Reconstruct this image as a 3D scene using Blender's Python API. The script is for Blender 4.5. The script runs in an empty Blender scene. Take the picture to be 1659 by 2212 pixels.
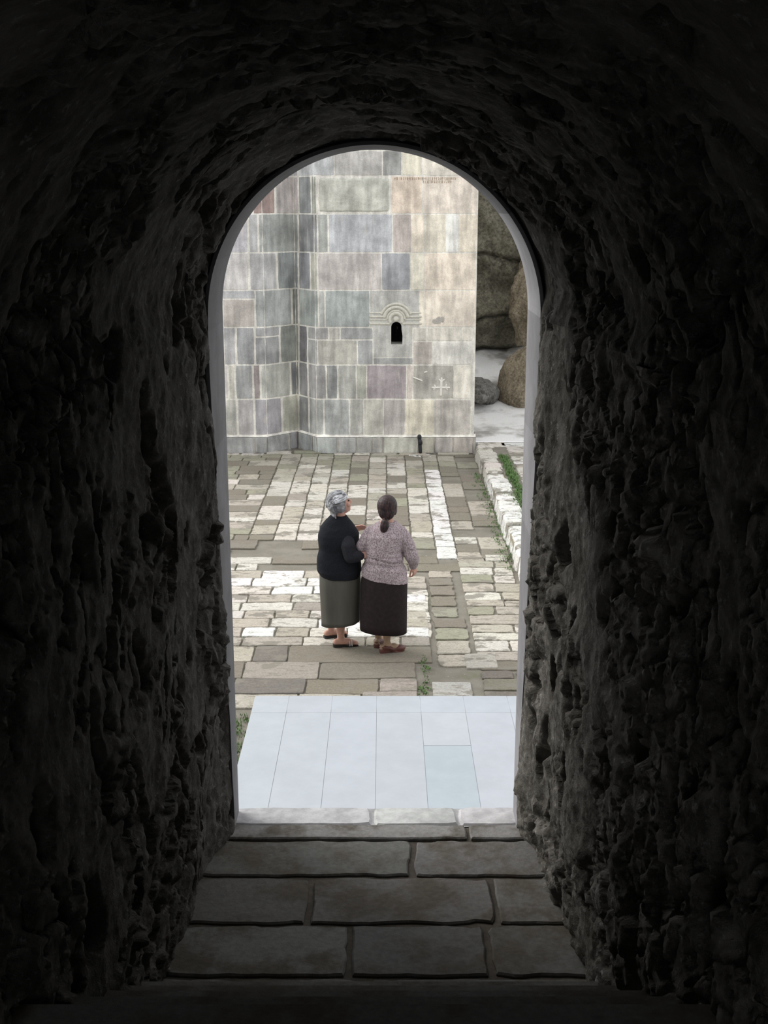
import bpy, math, random
from mathutils import Vector, Matrix, noise
from mathutils.geometry import tessellate_polygon
R = math.radians
rnd = random.Random(7)
sc = bpy.context.scene
COL = sc.collection

# ------------------------------------------------------------------ camera, light, exposure
F = 2619.0; PITCH = R(14.26); CAMZ = 4.19
cam_d = bpy.data.cameras.new('camera'); cam = bpy.data.objects.new('camera', cam_d); COL.objects.link(cam)
cam.location = (0, 0, CAMZ); cam.rotation_euler = (R(90) - PITCH, 0, 0)
cam_d.sensor_fit = 'VERTICAL'; cam_d.sensor_height = 24; cam_d.lens = F / 2212 * 24
cam_d.clip_start = 0.02; cam_d.clip_end = 200
sc.camera = cam
world = bpy.data.worlds.new('overcast_sky'); sc.world = world; world.use_nodes = True
wn = world.node_tree; bgn = wn.nodes['Background']
tc = wn.nodes.new('ShaderNodeTexCoord'); sp = wn.nodes.new('ShaderNodeSeparateXYZ'); rp = wn.nodes.new('ShaderNodeValToRGB')
wn.links.new(tc.outputs['Generated'], sp.inputs[0]); wn.links.new(sp.outputs['Z'], rp.inputs[0]); wn.links.new(rp.outputs[0], bgn.inputs[0])
rp.color_ramp.elements[0].position = 0.0; rp.color_ramp.elements[0].color = (0.85, 0.87, 0.90, 1)
rp.color_ramp.elements[1].position = 0.8; rp.color_ramp.elements[1].color = (1.0, 1.0, 1.0, 1)
bgn.inputs[1].default_value = 1.25
sun_d = bpy.data.lights.new('sun', 'SUN'); sun_d.energy = 2.7; sun_d.angle = R(42); sun_d.color = (1, 0.97, 0.92)
sun = bpy.data.objects.new('sun', sun_d); COL.objects.link(sun); sun.rotation_euler = Vector((-.70, .40, .58)).to_track_quat('Z', 'Y').to_euler()
vs = sc.view_settings; vs.view_transform = 'Standard'; vs.look = 'None'; vs.gamma = 1; vs.exposure = 0.12
vs.use_curve_mapping = False

# ------------------------------------------------------------------ helpers
def ray(px, py):
    a = (px - 829.5) / F; b = -(py - 1106) / F
    return Vector((a, math.cos(PITCH) + b * math.sin(PITCH), -math.sin(PITCH) + b * math.cos(PITCH)))
def G(px, py, z=0.0):
    d = ray(px, py); t = (z - CAMZ) / d.z; return Vector((0, 0, CAMZ)) + d * t
def at(px, py, Y):
    d = ray(px, py); return Vector((0, 0, CAMZ)) + d * (Y / d.y)
def s2l(c):
    c /= 255.0
    return c / 12.92 if c <= .04045 else ((c + .055) / 1.055) ** 2.4
def rgb(r, g, b, k=1.0):
    c = [s2l(q) * k for q in (r, g, b)]; m_ = max(c); f = .84 / m_ if m_ > .84 else 1
    return (c[0] * f, c[1] * f, c[2] * f, 1)
def nz(x, y, z, o=3):
    v = 0; a = 1; s = 0
    for i in range(o):
        v += a * noise.noise((x, y, z)); s += a; a *= .5; x *= 2.03; y *= 2.03; z *= 2.03
    return v / s
def sm(a, b, x):
    t = max(0, min(1, (x - a) / (b - a))); return t * t * (3 - 2 * t)

class MB:
    def __init__(s): s.v = []; s.f = []; s.c = []
    def add(s, v, f, c=None):
        o = len(s.v); s.v += [tuple(p) for p in v]; s.f += [tuple(o + i for i in q) for q in f]; s.c += [c] * len(f)
    def box(s, a, b, c=None):
        (x0, y0, z0), (x1, y1, z1) = a, b
        s.add([(x0,y0,z0),(x1,y0,z0),(x1,y1,z0),(x0,y1,z0),(x0,y0,z1),(x1,y0,z1),(x1,y1,z1),(x0,y1,z1)],
              [(0,3,2,1),(4,5,6,7),(0,1,5,4),(1,2,6,5),(2,3,7,6),(3,0,4,7)], c)
    def ell(s, c, r, M=None, n=18, m=12, fn=None):
        v = []; M = M or Matrix.Identity(3); c = Vector(c)
        for j in range(1, m):
            t = math.pi * j / m
            for i in range(n):
                p = 2 * math.pi * i / n
                q = Vector((math.sin(t) * math.cos(p) * r[0], math.sin(t) * math.sin(p) * r[1], math.cos(t) * r[2]))
                if fn: q = fn(q)
                v.append(c + M @ q)
        a = Vector((0, 0, r[2])); b = Vector((0, 0, -r[2]))
        if fn: a = fn(a); b = fn(b)
        v += [c + M @ a, c + M @ b]; f = []
        for j in range(m - 2):
            for i in range(n):
                k = (i + 1) % n; f.append((j*n+i, (j+1)*n+i, (j+1)*n+k, j*n+k))
        T = (m - 1) * n
        for i in range(n):
            k = (i + 1) % n; f.append((T, i, k)); f.append((T + 1, (m-2)*n+k, (m-2)*n+i))
        s.add(v, f)
    def cap(s, p0, p1, r0, r1, n=12):
        p0 = Vector(p0); p1 = Vector(p1); d = p1 - p0; L = d.length
        if L < 1e-6: return s.ell(p0, (r0, r0, r0))
        q = d.to_track_quat('Z', 'Y').to_matrix(); prof = []
        for k in range(1, 5): a = R(-90 + 22.5 * k); prof.append((r0 * math.sin(a), r0 * math.cos(a)))
        for k in range(0, 4): a = R(22.5 * k); prof.append((L + r1 * math.sin(a), r1 * math.cos(a)))
        v = [p0 + q @ Vector((0, 0, -r0))]
        for z, rr in prof:
            for i in range(n): a = 2 * math.pi * i / n; v.append(p0 + q @ Vector((rr * math.cos(a), rr * math.sin(a), z)))
        v.append(p0 + q @ Vector((0, 0, L + r1))); f = []; m = len(prof)
        for i in range(n): f.append((0, 1 + (i + 1) % n, 1 + i))
        for j in range(m - 1):
            for i in range(n): k = (i + 1) % n; f.append((1+j*n+i, 1+j*n+k, 1+(j+1)*n+k, 1+(j+1)*n+i))
        for i in range(n): f.append((1+(m-1)*n+i, 1+(m-1)*n+(i+1) % n, 1+m*n))
        s.add(v, f)
    def chain(s, pts, rs):
        for i in range(len(pts) - 1): s.cap(pts[i], pts[i+1], rs[i], rs[i+1])
    def loft(s, rings, n=40, fold=None):
        """rings: (centre, rx, ry, yaw, tiltx)"""
        v = []
        for j, (c, rx, ry, yaw, tl) in enumerate(rings):
            c = Vector(c)
            for i in range(n):
                a = 2 * math.pi * i / n; ca, sa = math.cos(a), math.sin(a); e = 2 / 2.3
                x = rx * math.copysign(abs(ca) ** e, ca); y = ry * math.copysign(abs(sa) ** e, sa)
                if fold: k = fold(a, j / (len(rings) - 1)); x *= k; y *= k
                X = x * math.cos(yaw) - y * math.sin(yaw); Y = x * math.sin(yaw) + y * math.cos(yaw)
                v.append(c + Vector((X, Y, tl * X)))
        f = [tuple(range(n))[::-1]]
        for j in range(len(rings) - 1):
            for i in range(n): k = (i + 1) % n; f.append((j*n+i, j*n+k, (j+1)*n+k, (j+1)*n+i))
        f.append(tuple((len(rings)-1)*n + i for i in range(n)))
        s.add(v, f)
    def build(s, name, mat, parent=None, smooth=False):
        me = bpy.data.meshes.new(name); me.from_pydata(s.v, [], s.f); me.update()
        if any(c is not None for c in s.c):
            at_ = me.color_attributes.new('Col', 'FLOAT_COLOR', 'CORNER'); buf = []
            for p, c in zip(me.polygons, s.c): buf += list(c or (.5, .5, .5, 1)) * p.loop_total
            at_.data.foreach_set('color', buf)
        if smooth: me.shade_smooth()
        me.materials.append(mat)
        o = bpy.data.objects.new(name, me); COL.objects.link(o); o.parent = parent
        return o
    def union(s, name, mat, parent=None, voxel=.006, it=4, disp=None):
        o = s.build(name, mat, parent)
        m = o.modifiers.new('r', 'REMESH'); m.mode = 'VOXEL'; m.voxel_size = voxel; m.use_smooth_shade = True
        k = o.modifiers.new('s', 'SMOOTH'); k.factor = .5; k.iterations = it
        bpy.context.view_layer.update()
        me = bpy.data.meshes.new_from_object(o.evaluated_get(bpy.context.evaluated_depsgraph_get()))
        o.modifiers.clear(); o.data = me
        if disp:
            for v in me.vertices: v.co = v.co + v.normal * disp(v.co)
        me.shade_smooth(); me.materials.clear(); me.materials.append(mat); me.name = name
        return o

def tag(o, label=None, cat=None, group=None, kind=None):
    if label: o['label'] = label
    if cat: o['category'] = cat
    if group: o['group'] = group
    if kind: o['kind'] = kind
    return o
def empty(name, loc=(0, 0, 0)):
    o = bpy.data.objects.new(name, None); COL.objects.link(o); o.location = loc; return o

# ------------------------------------------------------------------ materials
class Mat:
    def __init__(s, name, rough=.9, spec=.25):
        s.m = bpy.data.materials.new(name); s.m.use_nodes = True; s.t = s.m.node_tree
        s.b = s.t.nodes['Principled BSDF']; s.b.inputs['Roughness'].default_value = rough
        s.b.inputs['Specular IOR Level'].default_value = spec; s.tc = s.t.nodes.new('ShaderNodeTexCoord'); s.hs = []
    def L(s, a, b): s.t.links.new(a, b)
    def attr(s):
        n = s.t.nodes.new('ShaderNodeAttribute'); n.attribute_name = 'Col'; return n.outputs['Color']
    def const(s, c):
        n = s.t.nodes.new('ShaderNodeRGB'); n.outputs[0].default_value = c; return n.outputs[0]
    def noise(s, scale, sxyz=(1, 1, 1), detail=6, rough=.6, dist=0, kind='n'):
        mp = s.t.nodes.new('ShaderNodeMapping'); mp.inputs['Scale'].default_value = sxyz; s.L(s.tc.outputs['Object'], mp.inputs[0])
        if kind == 'v':
            n = s.t.nodes.new('ShaderNodeTexVoronoi'); n.inputs['Scale'].default_value = scale; s.L(mp.outputs[0], n.inputs['Vector']); return n.outputs['Distance']
        n = s.t.nodes.new('ShaderNodeTexNoise'); n.inputs['Scale'].default_value = scale; n.inputs['Detail'].default_value = detail
        n.inputs['Roughness'].default_value = rough; n.inputs['Distortion'].default_value = dist
        s.L(mp.outputs[0], n.inputs['Vector']); return n.outputs[0]
    def ramp(s, v, a, b, lo=0, hi=1):
        n = s.t.nodes.new('ShaderNodeMapRange'); n.inputs[1].default_value = a; n.inputs[2].default_value = b
        n.inputs[3].default_value = lo; n.inputs[4].default_value = hi; n.interpolation_type = 'SMOOTHSTEP'; s.L(v, n.inputs[0]); return n.outputs[0]
    def mix(s, fac, a, b, mode='MIX'):
        n = s.t.nodes.new('ShaderNodeMix'); n.data_type = 'RGBA'; n.blend_type = mode
        if isinstance(fac, float): n.inputs[0].default_value = fac
        else: s.L(fac, n.inputs[0])
        for i, q in ((6, a), (7, b)):
            if isinstance(q, tuple): n.inputs[i].default_value = q
            else: s.L(q, n.inputs[i])
        return n.outputs[2]
    def grey(s, v):
        n = s.t.nodes.new('ShaderNodeCombineColor'); [s.L(v, n.inputs[i]) for i in range(3)]; return n.outputs[0]
    def math(s, op, a, b):
        n = s.t.nodes.new('ShaderNodeMath'); n.operation = op
        for i, q in ((0, a), (1, b)):
            if isinstance(q, (int, float)): n.inputs[i].default_value = q
            else: s.L(q, n.inputs[i])
        return n.outputs[0]
    def color(s, c): s.L(c, s.b.inputs['Base Color']); return s
    def bump(s, h, strength=.5, dist=.01):
        n = s.t.nodes.new('ShaderNodeBump'); n.inputs['Strength'].default_value = strength; n.inputs['Distance'].default_value = dist
        s.L(h, n.inputs['Height'])
        if s.hs: s.L(s.hs[-1], n.inputs['Normal'])
        s.hs.append(n.outputs[0]); s.L(n.outputs[0], s.b.inputs['Normal']); return s

def plain(name, c, rough=.8, sc_=30, amt=.25, bump=.3, spec=.25, sx=(1, 1, 1), dist=.004):
    m = Mat(name, rough, spec); n = m.noise(sc_, sx)
    m.color(m.mix(1.0, m.const(c), m.grey(m.ramp(n, .3, .7, 1 - amt, 1 + amt)), 'MULTIPLY')); m.bump(n, bump, dist); return m.m

def rough_wall_mat():
    m = Mat('rough_mortar_rock', .95, .15)
    a = m.noise(7, detail=8, rough=.65); b = m.noise(34, detail=6, rough=.7); v = m.noise(16, kind='v')
    c = m.mix(m.ramp(a, .35, .68), (.060, .056, .048, 1), (.150, .142, .130, 1))
    c = m.mix(m.ramp(b, .56, .70, 0, .7), c, (.32, .31, .30, 1))
    c = m.mix(m.ramp(m.noise(13, detail=8), .52, .62, 0, .6), c, (.055, .05, .043, 1))
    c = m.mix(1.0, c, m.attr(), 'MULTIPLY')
    m.color(c); m.bump(v, .6, .02); m.bump(b, .9, .015); m.bump(m.noise(120, detail=4), .6, .004); return m.m

def facade_mat():
    m = Mat('cut_basalt_blocks', .85, .2); c = m.attr()
    st = m.noise(9, (1, 1, .16), 6, .6); mo = m.noise(2.6, detail=8, rough=.6); fine = m.noise(60, detail=5, rough=.7)
    c = m.mix(1.0, c, m.grey(m.ramp(st, .3, .7, .80, 1.20)), 'MULTIPLY')
    c = m.mix(1.0, c, m.grey(m.ramp(mo, .3, .7, .72, 1.24)), 'MULTIPLY')
    c = m.mix(1.0, c, m.grey(m.ramp(fine, .3, .7, .88, 1.12)), 'MULTIPLY')
    # pale lime runs
    c = m.mix(m.ramp(m.noise(22, (1, 1, .12), 5, .65), .60, .70, 0, .55), c, (.62, .58, .50, 1))
    c = m.mix(m.ramp(m.noise(40, detail=6, rough=.75), .66, .74, 0, .5), c, (.10, .10, .10, 1))
    m.color(c); m.bump(fine, .35, .006); m.bump(mo, .3, .02); return m.m

def paving_mat():
    m = Mat('worn_paving', .9, .2); c = m.attr()
    ch = m.noise(9, (.7, 1.9, 1), 8, .72, .6); f = m.noise(55, detail=5, rough=.7); mo = m.noise(1.4, detail=5)
    c = m.mix(m.ramp(ch, .53, .62, 0, .62), c, (.19, .172, .14, 1)); c = m.mix(m.ramp(m.noise(24, (.5, 2.2, 1), 6, .7, .4), .56, .64, 0, .5), c, (.20, .182, .15, 1))
    c = m.mix(1.0, c, m.grey(m.ramp(f, .3, .7, .82, 1.15)), 'MULTIPLY')
    c = m.mix(m.ramp(mo, .55, .75, 0, .35), c, (.23, .23, .165, 1))
    c = m.mix(m.ramp(m.noise(2.4, (1, 1.4, 1), 8, .68), .54, .58, 0, .85), c, (.22, .205, .175, 1))
    m.color(c); m.bump(ch, .7, .012); m.bump(f, .4, .005); return m.m

def dirt_mat():
    m = Mat('packed_earth', .95, .1)
    a = m.noise(3, detail=7); f = m.noise(70, detail=4, rough=.7)
    c = m.mix(m.ramp(a, .35, .65), (.185, .172, .145, 1), (.235, .22, .19, 1))
    c = m.mix(m.ramp(m.noise(1.1, detail=6), .56, .70, 0, .7), c, (.13, .15, .075, 1))
    c = m.mix(m.ramp(m.noise(48, detail=2), .70, .74, 0, .8), c, (.5, .47, .40, 1))
    m.color(c); m.bump(f, .5, .005); return m.m

def rock_mat(name, c1, c2, c3, s=1.0):
    m = Mat(name, .95, .15)
    a = m.noise(1.5 * s, detail=9, rough=.65); f = m.noise(17 * s, detail=8, rough=.75); g = m.noise(5 * s, (1, 1, .5), 7, .65)
    c = m.mix(m.ramp(a, .35, .65), c1, c2); c = m.mix(m.ramp(g, .52, .66, 0, .75), c, c3)
    c = m.mix(1.0, c, m.grey(m.ramp(f, .3, .7, .45, 1.45)), 'MULTIPLY')
    m.color(c); m.bump(f, .9, .05); m.bump(m.noise(60 * s, detail=4, rough=.7), .6, .012); return m.m

def attr_mat(name, rough=.8, s=14, lo=.86, hi=1.12, bump=.2, spec=.25):
    m = Mat(name, rough, spec); n = m.noise(s, detail=8, rough=.65)
    m.color(m.mix(1.0, m.attr(), m.grey(m.ramp(n, .3, .7, lo, hi)), 'MULTIPLY')); m.bump(m.noise(70, detail=4), bump, .004); return m.m

M_wall = rough_wall_mat(); M_fac = facade_mat(); M_pave = paving_mat(); M_dirt = dirt_mat()

# ------------------------------------------------------------------ stone with chipped outline
def stone(mb, x0, x1, y0, y1, fn, h, col, gap=.006, jit=.006, seg=.07, bev=.006, seed=0, base=-.03):
    """fn(u, v, h) -> world point; outline in (u, v), h along the surface normal"""
    g = gap / 2; x0 += g; x1 -= g; y0 += g; y1 -= g
    if x1 - x0 < .01 or y1 - y0 < .01: return
    P = []
    def edge(a, b):
        n = max(1, int((Vector(b) - Vector(a)).length / seg))
        for i in range(n): t = i / n; P.append((a[0] + (b[0]-a[0]) * t, a[1] + (b[1]-a[1]) * t))
    c = min(bev * 1.2, .2 * min(x1-x0, y1-y0))
    edge((x0+c, y0), (x1-c, y0)); edge((x1, y0+c), (x1, y1-c)); edge((x1-c, y1), (x0+c, y1)); edge((x0, y1-c), (x0, y0+c))
    cx, cy = (x0+x1)/2, (y0+y1)/2; hx, hy = (x1-x0)/2, (y1-y0)/2; Q = []
    for (x, y) in P:
        k = max(0, .5 + noise.noise((x * 9 + seed, y * 9, seed * 3.1))) * jit + abs(noise.noise((x * 31, y * 31, seed))) * jit * .8
        ux, uy = (x - cx) / hx, (y - cy) / hy
        if abs(ux) >= abs(uy): x -= math.copysign(k, ux)
        else: y -= math.copysign(k, uy)
        if abs(ux) > .8 and abs(uy) > .8: x -= math.copysign(k * .5, ux); y -= math.copysign(k * .5, uy)
        Q.append((x, y))
    n = len(Q); v = [fn(x, y, base) for x, y in Q] + [fn(x, y, h - bev) for x, y in Q]
    for x, y in Q:
        v.append(fn(x - math.copysign(min(bev, hx*.5), x-cx), y - math.copysign(min(bev, hy*.5), y-cy), h))
    f = []
    for r in range(2):
        for i in range(n): k = (i + 1) % n; f.append((r*n+i, r*n+k, (r+1)*n+k, (r+1)*n+i))
    f.append(tuple(2*n+i for i in range(n))); mb.add(v, f, col)

def vary(c, a=.06, b=.02):
    k = 1 + rnd.uniform(-a, a)
    return tuple(max(.01, min(.85, q * k + rnd.uniform(-b, b) * q)) for q in c[:3]) + (1,)

# ------------------------------------------------------------------ the passage
ZF = 1.62; ZS = 3.79; CX = -.035; RO = .60
def yend(z): return 4.43 + .25 * sm(0, 1, (ZS - z) / (ZS - ZF)) if z < ZS else 4.43
def wall_disp(x, y, z):
    wx, wy, wz = .035 * noise.noise((x*9, y*9, z*9)), .035 * noise.noise((x*9+7, y*9, z*9)), .035 * noise.noise((x*9, y*9+7, z*9))
    a = nz(x * 2.3 + 5, y * 2.3, z * 1.9, 3) * .05
    b = nz(x * 11, y * 11 + 3, z * 8, 4) * .030
    msk = sm(-.12, .12, nz(x * 2.1, y * 2.1 + 8, z * 1.6, 3))          # rubble here, smoother render there
    d, p = noise.voronoi(((x + wx) * 7.5, (y + wy) * 7.5, (z + wz) * 9.5))
    c = noise.cell((p[0].x * 3.7, p[0].y * 3.7, p[0].z * 3.7)) * .022 + (.016 if d[1] - d[0] < .07 else 0)
    d2, p2 = noise.voronoi(((x + wx) * 19, (y + wy) * 19, (z + wz) * 15))
    c2 = noise.cell((p2[0].x * 3.1, p2[0].y * 3.1, p2[0].z * 3.1)) * .008
    q = abs(nz(x * 4 + 2, y * 6, z * 3, 3)); crev = sm(.05, .0, q) * .035 * sm(0, .2, nz(x*1.7, y*1.7, z*1.7+5, 2))
    h = nz(x * 6.1 + 9, y * 6.1, z * 3.8 + 4, 2); hole = sm(.26, .40, h) * .055
    f = nz(x * 34, y * 34, z * 34, 3) * .010
    return a + b * (.5 + .5 * msk) + (c + c2) * msk + crev + hole + f
YS = []; t = 0
while t < 2.7: YS.append(t); t += .011 if t < .9 else .015
while t < 5.6: YS.append(t); t += .12
PATCH = [(.70, at(1320, 690, 3.0), .05), (.7, at(1403, 985, 2.9), .07)]
def passage(side):
    v = []; col = []
    if side == 'top': S = [i / 190 for i in range(191)]
    else: S = [i / 200 for i in range(201)]
    sg = {'left': -1, 'right': 1}.get(side, 0)
    for s in S:
        if side == 'top':
            a = math.pi * s; dx, dz = math.cos(a), math.sin(a); e = sm(0, .06, min(s, 1 - s)); base = .600 + .022 * e
        else:
            z0 = ZF - .06 + (ZS - ZF + .06) * s; base = .600
        for t in YS:
            fl = .045 * sm(0, .5, t) + .045 * sm(.2, 1.3, t) + .02 * sm(1, 3, t)
            fade = sm(0, .06, t)
            if side == 'top':
                y = 4.43 - t; w = base + fl
                p = Vector((CX + dx * w, y, ZS + dz * w)); d = wall_disp(*p) * fade * .9
                w += max(d, -.03); v.append((CX + dx * w, y, ZS + dz * w))
            else:
                y = yend(z0) - t; w = base + fl; join = 1 - sm(.9, 1, s)
                fl2 = .03 * sm(.35, 0, s) * sm(0, .3, t)
                p = Vector((CX + sg * w, y, z0)); d = wall_disp(*p) * fade * .9
                w += max(d, -.035) + fl2; v.append((CX + sg * w, y, z0))
            col.append(1.5 if side == 'right' else (.9 if side == 'left' else .95))  # paler mortar on the right, raised further to stand in for side light
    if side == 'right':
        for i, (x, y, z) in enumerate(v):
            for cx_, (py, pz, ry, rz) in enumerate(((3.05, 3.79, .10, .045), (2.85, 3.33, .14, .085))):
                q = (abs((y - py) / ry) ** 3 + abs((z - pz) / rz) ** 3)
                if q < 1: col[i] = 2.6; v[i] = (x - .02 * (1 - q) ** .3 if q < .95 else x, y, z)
    nY = len(YS); f = []
    for j in range(len(S) - 1):
        for i in range(nY - 1): f.append((j*nY+i, j*nY+i+1, (j+1)*nY+i+1, (j+1)*nY+i))
    mb = MB(); mb.v = v; mb.f = f; mb.c = [None] * len(f)
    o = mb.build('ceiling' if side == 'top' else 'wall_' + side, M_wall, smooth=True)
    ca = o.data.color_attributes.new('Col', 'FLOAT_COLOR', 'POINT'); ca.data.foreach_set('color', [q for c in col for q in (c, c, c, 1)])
    tag(o, kind='structure')
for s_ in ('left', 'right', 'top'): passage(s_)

# dressed reveal of the arch: a sleeve of long stones
m = Mat('dressed_grey_stone', .75, .3); n_ = m.noise(5, detail=8, rough=.6); n2 = m.noise(60, detail=5, rough=.7)
c_ = m.mix(1.0, m.attr(), m.grey(m.ramp(n_, .3, .7, .8, 1.15)), 'MULTIPLY'); c_ = m.mix(m.ramp(n2, .66, .74, 0, .5), c_, (.06, .06, .06, 1))
m.color(c_); m.bump(n2, .35, .004); M_sleeve = m.m
def arch_pts(r, z0, nseg=72, nz_=44):
    P = []
    for i in range(nz_): P.append((CX + r, z0 + (ZS - z0) * i / nz_))
    for i in range(nseg + 1): a = math.pi * i / nseg; P.append((CX + r * math.cos(a), ZS + r * math.sin(a)))
    for i in range(1, nz_ + 1): P.append((CX - r, ZS - (ZS - z0) * i / nz_))
    return P
mb = MB(); A = arch_pts(RO, ZF - .02); B = arch_pts(RO + .013, ZF - .02); rows = []
for k, ((x, z), (xb, zb)) in enumerate(zip(A, B)):
    if z >= ZS - .02: y0 = 4.415
    else: y0 = yend(z) - .02 + .03 * nz(z * 3, x, 1, 2)
    rows.append([(xb, 4.79, zb), (xb, y0, zb), (x, y0, z), (x, y0 + .012, z), (x, 4.66, z), (x, 4.82, z)])
def sleeve_col(k):
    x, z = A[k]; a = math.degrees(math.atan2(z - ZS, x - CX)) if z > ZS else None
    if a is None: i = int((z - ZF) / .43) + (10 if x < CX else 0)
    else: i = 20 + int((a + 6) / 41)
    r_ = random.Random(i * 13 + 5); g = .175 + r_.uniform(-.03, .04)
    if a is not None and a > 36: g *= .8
    elif x > CX: g *= 1.5  # right jamb lightened: light from the left painted into the stone colour
    return (g, g * .985, g * 1.04, 1)  # lavender cast of the glare mixed into the grey
for k in range(len(A) - 1):
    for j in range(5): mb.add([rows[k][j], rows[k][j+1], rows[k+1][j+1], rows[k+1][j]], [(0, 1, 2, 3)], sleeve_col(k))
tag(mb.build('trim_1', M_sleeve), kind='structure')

# the mass of the gate building around the passage
mb = MB()
outer = [(-6, -0.3), (6, -0.3), (6, 7.5), (-6, 7.5)]
hole = arch_pts(RO + .004, ZF - .03, 40, 8)
allp = [Vector((x, z, 0)) for x, z in outer] + [Vector((x, z, 0)) for x, z in hole]
tri = tessellate_polygon([[Vector((x, z, 0)) for x, z in outer], [Vector((x, z, 0)) for x, z in hole]])
for y in (4.69, 4.815):
    mb.add([(p.x, y, p.y) for p in allp], [tuple(t_) for t_ in tri])
o0 = len(mb.v)
for i in range(4):
    (x0, z0), (x1, z1) = outer[i], outer[(i+1) % 4]; mb.add([(x0, 4.69, z0), (x1, 4.69, z1), (x1, 4.815, z1), (x0, 4.815, z0)], [(0, 1, 2, 3)])
for i in range(len(hole) - 1):
    (x0, z0), (x1, z1) = hole[i], hole[i+1]; mb.add([(x0, 4.69, z0), (x1, 4.69, z1), (x1, 4.815, z1), (x0, 4.815, z0)], [(0, 1, 2, 3)])
X0, X1, Z0, Z1, YB = -1.5, 1.5, -.3, 5.6, -1.3
mb.add([(X0,YB,Z0),(X1,YB,Z0),(X1,YB,Z1),(X0,YB,Z1),(X0,4.7,Z0),(X1,4.7,Z0),(X1,4.7,Z1),(X0,4.7,Z1)],
       [(0,1,5,4),(1,2,6,5),(2,3,7,6),(3,0,4,7)])
M_out = plain('outer_masonry', (.28, .265, .24, 1), .9, 6, .3, .4)
tag(mb.build('wall_gate', M_out), kind='structure')
mb = MB()          # back wall; the opening behind the viewer is added to let in fill light
o_b = [(-1.5, -.3), (1.5, -.3), (1.5, 5.6), (-1.5, 5.6)]; h_b = [(-.5, 2.6), (.5, 2.6), (.5, 4.3), (-.5, 4.3)]
tr_b = tessellate_polygon([[Vector((x, z, 0)) for x, z in o_b], [Vector((x, z, 0)) for x, z in h_b]])
for y in (-1.15, -1.05): mb.add([(x, y, z) for x, z in o_b + h_b], [tuple(t_) for t_ in tr_b])
for i in range(4):
    (xa, za), (xb, zb0) = h_b[i], h_b[(i+1) % 4]; mb.add([(xa, -1.15, za), (xb, -1.15, zb0), (xb, -1.05, zb0), (xa, -1.05, za)], [(0, 1, 2, 3)])
tag(mb.build('wall_back', M_out), kind='structure')

# passage floor of long slabs
m = Mat('passage_slabs', .85, .15); a_ = m.noise(4.5, detail=8, rough=.65); b_ = m.noise(45, detail=5, rough=.7)
c_ = m.mix(m.ramp(a_, .42, .62), m.attr(), (.10, .088, .072, 1)); c_ = m.mix(1.0, c_, m.grey(m.ramp(b_, .3, .7, .85, 1.12)), 'MULTIPLY')
m.color(c_); m.bump(a_, .5, .02); m.bump(b_, .3, .005); M_floor = m.m
mb = MB(); ds = (.155, .152, .146, 1)
def ff(z0): return lambda u, v, h: (u, v, z0 + h)
def xs_at(pxs, d): return [at(p, 0, d).x if p is not None else None for p in pxs]
yrow = [4.70, 4.572, 4.287, 3.96, 3.645, 3.36]
splits = [[], [.062 * 1.9], [-.27, .405], [-.11, .33], [-.45, -.05], []]
def fx(px, d): return (px - 829.5) / F * (d * math.cos(PITCH) + (CAMZ - ZF) * math.sin(PITCH))
splits = [[fx(1010, 4.63)], [fx(891, 4.4)], [fx(668, 4.1), fx(1068, 4.1)], [fx(755, 3.8), fx(1055, 3.8)], [fx(500, 3.5), fx(795, 3.5)]]
for r in range(5):
    xs = [-.80] + splits[r] + [.80]
    for i in range(len(xs) - 1):
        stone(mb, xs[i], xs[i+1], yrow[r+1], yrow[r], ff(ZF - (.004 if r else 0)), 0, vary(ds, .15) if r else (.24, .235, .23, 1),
              gap=.007, jit=.012 if r else .006, seg=.03, bev=.006, seed=r * 7 + i, base=-.05)
yy = 3.36; zz = ZF
for k in range(5):
    zz += .20; mb.box((-.85, yy - .30 - (4.2 if k == 4 else 0), ZF - .1), (.85, yy, zz - .02), ds); yy -= .30
mb.box((-.85, -1.2, ZF - .3), (.85, 4.70, ZF - .016), (.07, .06, .05, 1))
tag(mb.build('floor', M_floor), kind='structure')
# outer sill, in daylight
mb = MB()
for i, (a, b) in enumerate(((-.66, -.05), (-.05, .32), (.32, .60))):
    stone(mb, a, b, 4.70, 4.865, ff(ZF - .006), 0, vary((.5, .5, .51, 1), .05), gap=.001, jit=.005, seg=.03, bev=.01, seed=30 + i, base=-.12)
mb.box((-.66, 4.69, ZF - .2), (.6, 4.86, ZF - .016), (.4, .4, .41, 1))
tag(mb.build('trim_2', attr_mat('sill_stone', .8, 12, .7, 1.15, .4)), kind='structure')

# ------------------------------------------------------------------ courtyard ground
mb = MB(); mb.add([(-9, 4.8, -.012), (9, 4.8, -.012), (9, 21.4, -.012), (-9, 21.4, -.012)], [(0, 1, 2, 3)])
tag(mb.build('courtyard_ground', M_dirt), kind='structure')

CREAM = rgb(238, 233, 223, .68); WHITE = rgb(252, 251, 248, .74); TAN = rgb(214, 207, 193, .62); DIRT = rgb(172, 165, 150, .52)
GREEN = rgb(190, 189, 168, .60); DGREY = rgb(158, 151, 145, .52); PINKG = rgb(200, 192, 182, .54)
mb = MB()
def pave(x0, x1, y0, y1, col, seed, jit=.014, lift=0.0, gap=.012):
    stone(mb, x0, x1, y0, y1, lambda u, v, h: (u + .012 * noise.noise((u*2, v*2, 3)), v + .03 * noise.noise((u*1.5, v*1.5, 8)), h), .006 + lift + rnd.uniform(-.003, .004),
          col, gap=gap * .4, jit=jit * .8, seg=.045, bev=.005, seed=seed)
def pick(w):
    t = rnd.random() * sum(q for _, q in w)
    for c, q in w:
        t -= q
        if t <= 0: return c
    return w[-1][0]
sd = 100
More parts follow.
